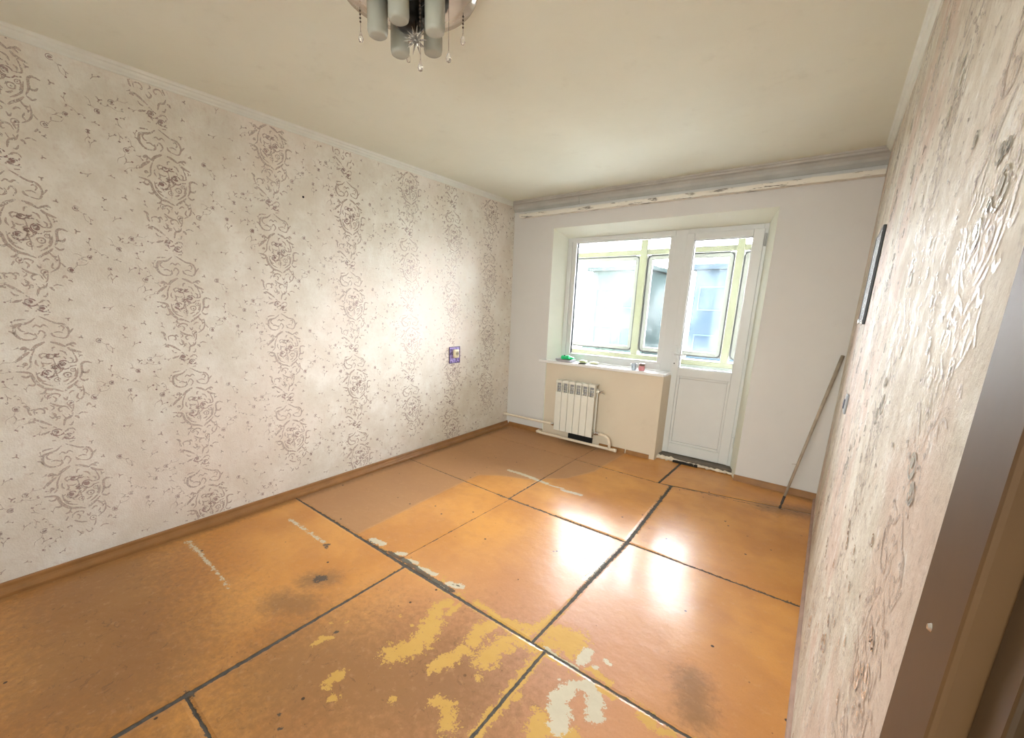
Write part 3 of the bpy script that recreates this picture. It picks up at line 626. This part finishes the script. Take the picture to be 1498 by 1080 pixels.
# ------------------------------------------------------------------ outside
gm = bmesh.new(); box(gm, -90, 90, YG+1, 160, -6.2, -6.0)
o = obj('courtyard_ground', gm, simple('courtyard_paving', (.32, .33, .30), .9, var=.3, scale=.3)); tag(o, kind='structure')
def building(name, x0, x1, y0, y1, z1, col, label, nx, nz, wc):
    t = empty(name, ((x0+x1)/2, (y0+y1)/2, -6)); tag(t, label, 'building')
    def ob(n_, bm_, m_):
        o_ = obj(n_, bm_, m_, t); o_.matrix_parent_inverse = t.matrix_world.inverted() if False else Matrix.Translation(-Vector(t.location)); return o_
    ob('wall', bbox(x0, x1, y0, y1, -6, z1), simple(name+'_render', col, .9, var=.25, scale=.25, Specular_IOR_Level=0.0))
    ob('roof', bbox(x0-.4, x1+.4, y0-.4, y1+.4, z1, z1+.35, .05), simple(name+'_roof', tuple(c*.6 for c in col), .9, Specular_IOR_Level=0.0))
    wm = simple(name+'_glass', wc, .5, Specular_IOR_Level=0.0); fm = simple(name+'_frames', tuple(c*1.3 for c in col), .8, Specular_IOR_Level=0.0)
    for i in range(nx):
        for j in range(nz):
            cx = x0+(i+.5)*(x1-x0)/nx; cz = -4.6+j*3.0
            if cz+1.3 > z1: continue
            f = ob('window', frame_bm(cx-.8, cx+.8, cz, cz+1.5, .09, y0-.06, y0+.02, .01), fm)
            p = obj('pane', bbox(cx-.72, cx+.72, y0-.02, y0+.0, cz+.08, cz+1.42), wm, f)
building('apartment_building', -13.4, -8.7, 34, 42, 4.3, (.0165, .0235, .0225), 'teal apartment block seen through the left balcony window', 2, 4, (.012, .018, .018))
building('blue_building', -4.4, -2.2, 30, 38, 3.9, (.0135, .021, .027), 'blue building seen through the glass of the balcony door', 1, 4, (.009, .015, .021))
def tree(x, y, h, r, label, seed):
    t = empty('tree', (x, y, -6)); tag(t, label, 'tree')
    bm = bmesh.new(); tube(bm, [(0, 0, 0), (.1, 0, h*.4), (0, .1, h*.75)], [.22, .16, .08], 8); obj('trunk', bm, simple('bark', (.12, .09, .06), .9), t)
    bm = bmesh.new(); rr = random.Random(seed)
    for k in range(26):
        c = Vector((rr.gauss(0, r*.42), rr.gauss(0, r*.42), h*.7+rr.gauss(0, r*.4)))
        bmesh.ops.create_icosphere(bm, subdivisions=2, radius=rr.uniform(.35, .62)*r*.6, matrix=Matrix.Translation(c))
    for v in bm.verts: v.co += Vector((rr.uniform(-1, 1), rr.uniform(-1, 1), rr.uniform(-1, 1)))*.07*r
    obj('foliage', bm, simple('foliage', (.014, .021, .017), .9, var=.3, scale=2, Specular_IOR_Level=0.0), t)
tree(-7.6, 22, 5.9, 1.7, 'leafy tree standing before the teal block outside', 1)
tree(-2.6, 22, 5.2, 1.5, 'small leafy tree standing before the blue building outside', 2)

# ------------------------------------------------------------------ radiator and pipes
rad = empty('radiator', (.935, D-.09, 0)); tag(rad, 'white six-section aluminium radiator under the window sill', 'radiator')
def loc(o, p): o.matrix_parent_inverse = Matrix.Translation(-Vector(p.location)); return o
rx0 = .722; sw = .0745; ya, yb = D-.135, D-.045; z0, z1 = .122, .668
for i in range(6):
    x0 = rx0+i*sw; x1 = x0+sw-.004
    bm = bmesh.new()
    for b in ((x0, x1, ya, ya+.012, z0, z1-.125), (x0+.034, x0+.038, ya+.01, yb, z0+.01, z1-.06), (x0+.002, x1-.002, yb-.006, yb, z0+.02, z1-.05), (x0+.010, x1-.010, ya+.03, yb-.01, z1-.09, z1-.045), (x0+.010, x1-.010, ya+.03, yb-.01, z0+.02, z0+.065),
              (x0+.004, x1-.004, ya+.004, yb, z1-.012, z1), (x0+.004, x0+.014, ya+.004, ya+.05, z1-.13, z1-.008), (x1-.014, x1-.004, ya+.004, ya+.05, z1-.13, z1-.008), (x0, x1, ya, ya+.006, z1-.028, z1-.004)):
        t = bbox(*b, bev=.002, seg=1); me = bpy.data.meshes.new('t'); t.to_mesh(me); t.free(); bm.from_mesh(me); bpy.data.meshes.remove(me)
    s = loc(obj('section', bm, M['rad'], rad), rad)
    g_ = bmesh.new()
    for q in range(3): box(g_, x0+.014, x1-.014, ya+.016, ya+.022, z1-.118+q*.032, z1-.096+q*.032)
    obj('fin_grille', g_, M['radgrill'], s)
bm = bmesh.new(); tube(bm, [(rx0+6*sw-.004, D-.09, z1-.07), (rx0+6*sw+.02, D-.09, z1-.07)], .013, 12); loc(obj('end_plug', bm, M['rad'], rad), rad)
bm = bmesh.new(); tube(bm, [(rx0+6*sw+.02, D-.09, z1-.07), (rx0+6*sw+.045, D-.09, z1-.07)], .008, 10); tube(bm, [(rx0+6*sw+.04, D-.105, z1-.06), (rx0+6*sw+.075, D-.115, z1-.045)], .004, 8); tube(bm, [(rx0+6*sw+.04, D-.09, z1-.07), (rx0+6*sw+.08, D-.09, z1-.085)], .004, 8)
loc(obj('bleed_valve', bm, M['chrome'], rad), rad)
for xa, xb in ((rx0-.055, rx0+.002), (rx0+6*sw-.004, rx0+6*sw+.06)):
    bm = bmesh.new(); tube(bm, [(xa, D-.09, z0+.045), (xb, D-.09, z0+.045)], .013, 12)
    tube(bm, [(xa+.010, D-.09, z0+.045), (xa+.034, D-.09, z0+.045)], .019, 6)
    tube(bm, [((xa+xb)/2, D-.09, z0+.045), ((xa+xb)/2, D-.125, z0+.06)], .008, 8)
    loc(obj('union_valve', bm, M['chrome'], rad), rad)
bm = bmesh.new(); tube(bm, [(.0, D-.07, .155), (.05, D-.07, .155), (.40, D-.085, .160), (rx0-.053, D-.09, z0+.045)], .013, 12); tube(bm, [(.004, D-.07, .155), (.06, D-.07, .155)], .019, 12)
o = obj('supply_pipe', bm, M['pipe'], None, True); tag(o, 'cream painted pipe running from the left wall to the radiator', 'pipe')
bm = bmesh.new()
tube(bm, [(.50, D-.02, .04), (.50, D-.06, .038), (.515, D-.085, .036), (.54, D-.09, .036), (1.365, D-.09, .034), (1.40, D-.09, .034)], .0145, 12)
tube(bm, [(rx0+6*sw+.055, D-.09, z0+.045), (1.285, D-.09, z0+.040), (1.325, D-.09, z0+.020), (1.345, D-.09, z0-.02), (1.350, D-.09, .034)], .0145, 12)
tube(bm, [(1.395, D-.09, .034), (1.425, D-.09, .034)], .018, 12); tube(bm, [(.496, D-.04, .04), (.496, D-.095, .04)], .018, 12)
o = obj('return_pipe', bm, M['pipe'], None, True); tag(o, 'cream return pipe with an elbow lying low in front of the radiator', 'pipe')

# ------------------------------------------------------------------ things on the sill
def thing(name, label, cat, l, rz=0, group=None):
    e_ = empty(name, l, rz); tag(e_, label, cat, group); return e_
t = thing('sponge_tray', 'white tray with a bright green cloth at the left end of the sill', 'tray', (.72, D+.045, SZ))
bm = bmesh.new(); 
hexa(bm, [(-.085, -.055, 0), (.075, -.065, 0), (.085, .055, 0), (-.075, .06, 0)], [(-.10, -.065, .030), (.09, -.075, .022), (.10, .065, .022), (-.09, .07, .032)]); bmesh.ops.bevel(bm, geom=bm.edges[:], offset=.006, segments=2, affect='EDGES')
obj('tray_body', bm, simple('pale_plastic', (.50, .48, .52), .4), t)
bm = bmesh.new(); bmesh.ops.create_icosphere(bm, subdivisions=4, radius=1); rr = random.Random(1)
for v in bm.verts:
    p = v.co; k = 1+.10*math.sin(7*p.x+3*p.y)+.08*math.sin(9*p.y-4*p.x); v.co = Vector((.012+p.x*.072*k, p.y*.052*k, .040+max(p.z, -.5)*.024*k))
obj('green_cloth', bm, simple('green_cloth', (.02, .62, .22), .6, bump=.5), t, True)
bm = bmesh.new(); lathe(bm, [(0, 0), (.007, 0), (.009, .006), (.006, .012), (0, .013)], (-.012, -.01, .058), 12); obj('dark_knob', bm, M['darkmetal'], t, True)
t = thing('soap_dish', 'small dark saucer holding a pale green soap beside the green cloth', 'saucer', (.925, D+.03, SZ))
bm = bmesh.new(); lathe(bm, [(0, 0), (.030, 0), (.050, .010), (.052, .014), (.030, .007), (0, .006)], n=28); obj('saucer', bm, simple('dark_plastic', (.06, .06, .05), .4), t, True)
bm = bbox(-.03, .045, -.025, .03, .008, .036, .010, 3); obj('soap', bm, simple('pale_green_soap', (.62, .72, .42), .45), t, True)
t = thing('crumpled_wrapper', 'pale yellow crumpled wrapper between the saucer and the glass', 'wrapper', (1.03, D+.09, SZ))
bm = bmesh.new(); bmesh.ops.create_icosphere(bm, subdivisions=3, radius=1)
for v in bm.verts: p = v.co; v.co = Vector((p.x*.05, p.y*.035, .012+max(p.z, -.8)*.015))*(1); v.co += Vector((rr.uniform(-1, 1), rr.uniform(-1, 1), rr.uniform(0, 1)))*.003
obj('paper', bm, simple('pale_paper', (.72, .74, .52), .7), t)
t = thing('drinking_glass', 'small clear glass beside the pink jar on the sill', 'glass', (1.475, D+.015, SZ))
bm = bmesh.new(); lathe(bm, [(0, 0), (.021, 0), (.025, .060), (.023, .060), (.019, .006), (0, .006)], n=24); obj('tumbler', bm, mat_glass('tumbler_glass', (.93, .95, .95), .25, .05), t, True)
t = thing('pink_jar', 'small jar with pink contents and brown lid near the right end of the sill', 'jar', (1.545, D+.03, SZ))
bm = bmesh.new(); lathe(bm, [(0, 0), (.024, 0), (.028, .006), (.028, .040), (.023, .048), (0, .048)], n=24); obj('jar_body', bm, simple('pink_glass', (.72, .30, .33), .2), t, True)
bm = bmesh.new(); lathe(bm, [(0, .046), (.026, .046), (.027, .050), (.027, .066), (.025, .069), (0, .069)], n=24); obj('lid', bm, simple('brown_lid', (.16, .10, .08), .4), t, True)

# ------------------------------------------------------------------ socket on the left wall
t = thing('wall_socket', 'cream wall socket on a patterned violet backing square on the left wall', 'socket', (0, 3.083, .92))
bm = bbox(.001, .004, -.075, .075, -.082, .080); o = obj('backing_plate', bm, None, t)
n = N('violet_print'); f = n.vor(45); c = n.mix(n.ramp(f, .2, .7), (.16, .10, .42), (.48, .40, .78)); c = n.mix(n.ramp(n.noise(55, 3), .55, .65), c, (.05, .03, .12)); o.data.materials.append(n.set(c, .4))
bm = boxes([(.001, .007, -.076, -.070, -.083, .081), (.001, .007, .070, .076, -.083, .081), (.001, .007, -.070, .070, -.083, -.077), (.001, .007, -.070, .070, .075, .081)]); obj('plate_border', bm, simple('dark_violet', (.06, .03, .16), .4), t)
bm = bbox(.004, .034, -.030, .040, -.030, .055, .010, 3); s = obj('socket_body', bm, simple('cream_plastic', (.86, .80, .58), .35), t, True)
bm = bmesh.new(); lathe(bm, [(0, 0), (.019, 0), (.021, .003), (0, .003)], n=20); o = obj('socket_well', bm, simple('well', (.45, .40, .26), .5), s); o.rotation_euler = (0, PI/2, 0); o.location = (.033, .005, .014)
for dy in (-.008, .010):
    bm = bmesh.new(); lathe(bm, [(0, 0), (.004, 0), (.004, .002), (0, .002)], n=10); o = obj('socket_hole', bm, M['darkmetal'], s); o.rotation_euler = (0, PI/2, 0); o.location = (.0355, .005+dy, .014)

# ------------------------------------------------------------------ right wall things
t = thing('wall_mirror', 'narrow grey mirror with a dark frame hanging on the right wall', 'mirror', (W, 2.82, 1.60))
for nm, b, m in (('mirror_frame', None, M['darkmetal']),):
    bm = boxes([(-.012, -.001, -.215, -.206, -.215, .215), (-.012, -.001, .206, .215, -.215, .215), (-.012, -.001, -.206, .206, -.215, -.206), (-.012, -.001, -.206, .206, .206, .215)], .002)
    obj(nm, bm, m, t)
n = N('clouded_mirror'); c = n.mix(n.ramp(n.noise(14, 5, .7), .4, .6), (.18, .22, .25), (.42, .47, .50)); obj('mirror_glass', bbox(-.010, -.002, -.206, .206, -.206, .206), n.set(c, .25, .6), t)
for dy in (-.17, .17): obj('mirror_clip', bbox(-.016, -.009, dy-.012, dy+.012, -.222, -.196, .003), M['chrome'], t)
t = thing('light_switch', 'small grey-blue light switch low on the right wall below the mirror', 'switch', (W, 2.60, 1.01))
obj('switch_plate', bbox(-.010, -.001, -.040, .040, -.045, .045, .004), simple('grey_plastic', (.45, .50, .56), .4), t)
obj('rocker', bbox(-.016, -.008, -.014, .014, -.022, .022, .003), simple('dark_rocker', (.16, .18, .24), .4), t)

# brown door casing beside the camera
dr = empty('door_2'); tag(dr, kind='structure')
obj('door_casing', bbox(W-.018, W+.01, .380, .490, 0, 2.18, .004), M['doorbrown'], dr)
obj('casing_top', bbox(W-.018, W+.01, -.60, .380, 2.08, 2.18, .004), M['doorbrown'], dr)
obj('door_jamb', bbox(W-.002, W+.19, .335, .378, 0, 2.10, .003), M['doordark'], dr)
obj('jamb_stop', bbox(W+.012, W+.05, .310, .337, 0, 2.08, .002), M['doorbrown'], dr)
obj('door_leaf', bbox(W+.05, W+.09, -.50, .335, .0, 2.08, .003), M['doorbrown'], dr)
bm = bmesh.new(); lathe(bm, [(0, 0), (.0035, 0), (.002, .0022), (0, .0026)], n=10); o = obj('screw_head', bm, M['chrome'], dr); o.rotation_euler = (0, -PI/2, 0); o.location = (W-.018, .437, 1.190)

# ------------------------------------------------------------------ broom pole leaning in the far right corner
t = thing('broom_pole', 'bare wooden broom pole leaning in the far right corner', 'pole', (2.82, 3.62, 0))
top = Vector((3.004-2.82, 3.985-3.62, 1.135)); dn = top.normalized()
bm = bmesh.new(); tube(bm, [dn*.10, dn*.5, dn*.9, top], [.0085, .010, .0115, .0125], 12); obj('shaft', bm, M['wood_pole'], t, True)
bm = bmesh.new(); tube(bm, [Vector((0, 0, .0055)), dn*.02, dn*.035, dn*.05, dn*.075, dn*.105], [.007, .0095, .005, .0085, .008, .0092], 10); obj('tip', bm, M['pole_tip'], t, True)
bm = bmesh.new(); p = dn*.36; tube(bm, [p, p+Vector((-.035, -.01, -.004))], .0016, 6); obj('bent_nail', bm, M['chrome'], t)
# ------------------------------------------------------------------ chandelier
CX, CY = 1.555, 1.185
t = thing('chandelier', 'dark metal ceiling chandelier with frosted glass tubes and crystal drops', 'chandelier', (CX, CY, H))
bm = bmesh.new(); lathe(bm, [(0, 0), (.235, 0), (.242, -.012), (.236, -.020), (.18, -.024), (0, -.026)], n=64); obj('ceiling_plate', bm, M['plate'], t, True)
bm = bmesh.new(); lathe(bm, [(0, -.024), (.13, -.026), (.14, -.038), (.10, -.055), (.05, -.062), (.045, -.10), (.052, -.115), (.03, -.130), (0, -.133)], n=40); obj('canopy', bm, M['darkmetal'], t, True)
for k in range(5):
    a = math.radians(13+72*k); x, y = .108*math.cos(a)+.01, .108*math.sin(a)-.01
    bm = bmesh.new(); tube(bm, [(.03*math.cos(a), .03*math.sin(a), -.07), (.07*math.cos(a), .07*math.sin(a), -.058), (x, y, -.045)], .006, 8)
    lathe(bm, [(0, -.026), (.018, -.028), (.030, -.040), (.033, -.062), (.020, -.070), (0, -.070)], (x, y, 0), 20); arm = obj('lamp_arm', bm, M['darkmetal'], t, True)
    bm = bmesh.new(); lathe(bm, [(.029, -.052), (.0345, -.056), (.0350, -.155), (.032, -.167), (.026, -.171), (0, -.171), (0, -.166), (.026, -.166), (.030, -.160), (.0315, -.056)], (x, y, 0), 32); obj('tube_shade', bm, M['frosted'], t, True)
    bm = bmesh.new(); lathe(bm, [(0, -.066), (.010, -.066), (.011, -.09), (.010, -.125), (0, -.130)], (x, y, 0), 12); obj('bulb', bm, simple('bulb_glass', (.85, .85, .80), .2), t, True)
def drop(parent, x, y, z0, z1, beads=5):
    bm = bmesh.new(); tube(bm, [(x, y, z0), (x, y, z1+.022)], .0008, 5)
    for q in range(beads): bmesh.ops.create_icosphere(bm, subdivisions=1, radius=.004, matrix=Matrix.Translation((x, y, z0-.012-q*.0115)))
    s = obj('bead_string', bm, simple('dark_beads', (.10, .08, .07), .2, .3), parent)
    bm = bmesh.new(); lathe(bm, [(0, .026), (.0015, .024), (.004, .014), (.0085, .004), (.0095, -.003), (.007, -.010), (0, -.014)], (x, y, z1), 10); obj('crystal_drop', bm, M['crystal'], s)
drop(t, .095, -.035, -.08, -.285, 7)
for a, r, zb in ((201, .20, -.13), (355, .215, -.285), (263, .235, -.02), (300, .16, -.12), (60, .20, -.12), (140, .21, -.12)):
    if zb > -.05: continue
    drop(t, r*math.cos(math.radians(a)), r*math.sin(math.radians(a)), -.03, zb, 4)
# crystal starburst
bm = bmesh.new(); rr = random.Random(9)
for k in range(34):
    z = 1-2*(k+.5)/34; a = k*2.39996; r = math.sqrt(1-z*z); d = Vector((r*math.cos(a), r*math.sin(a), z))
    L = rr.uniform(.036, .050); tube(bm, [d*.004, d*.018, d*L], [.0030, .0034, .0004], 5)
bmesh.ops.create_icosphere(bm, subdivisions=2, radius=.010)
o = obj('crystal_star', bm, M['crystal'], t); o.location = (.045, -.01, -.178)
bm = bmesh.new(); tube(bm, [(.045, -.01, -.12), (.045, -.01, -.17)], .003, 6); obj('star_stem', bm, M['darkmetal'], t)
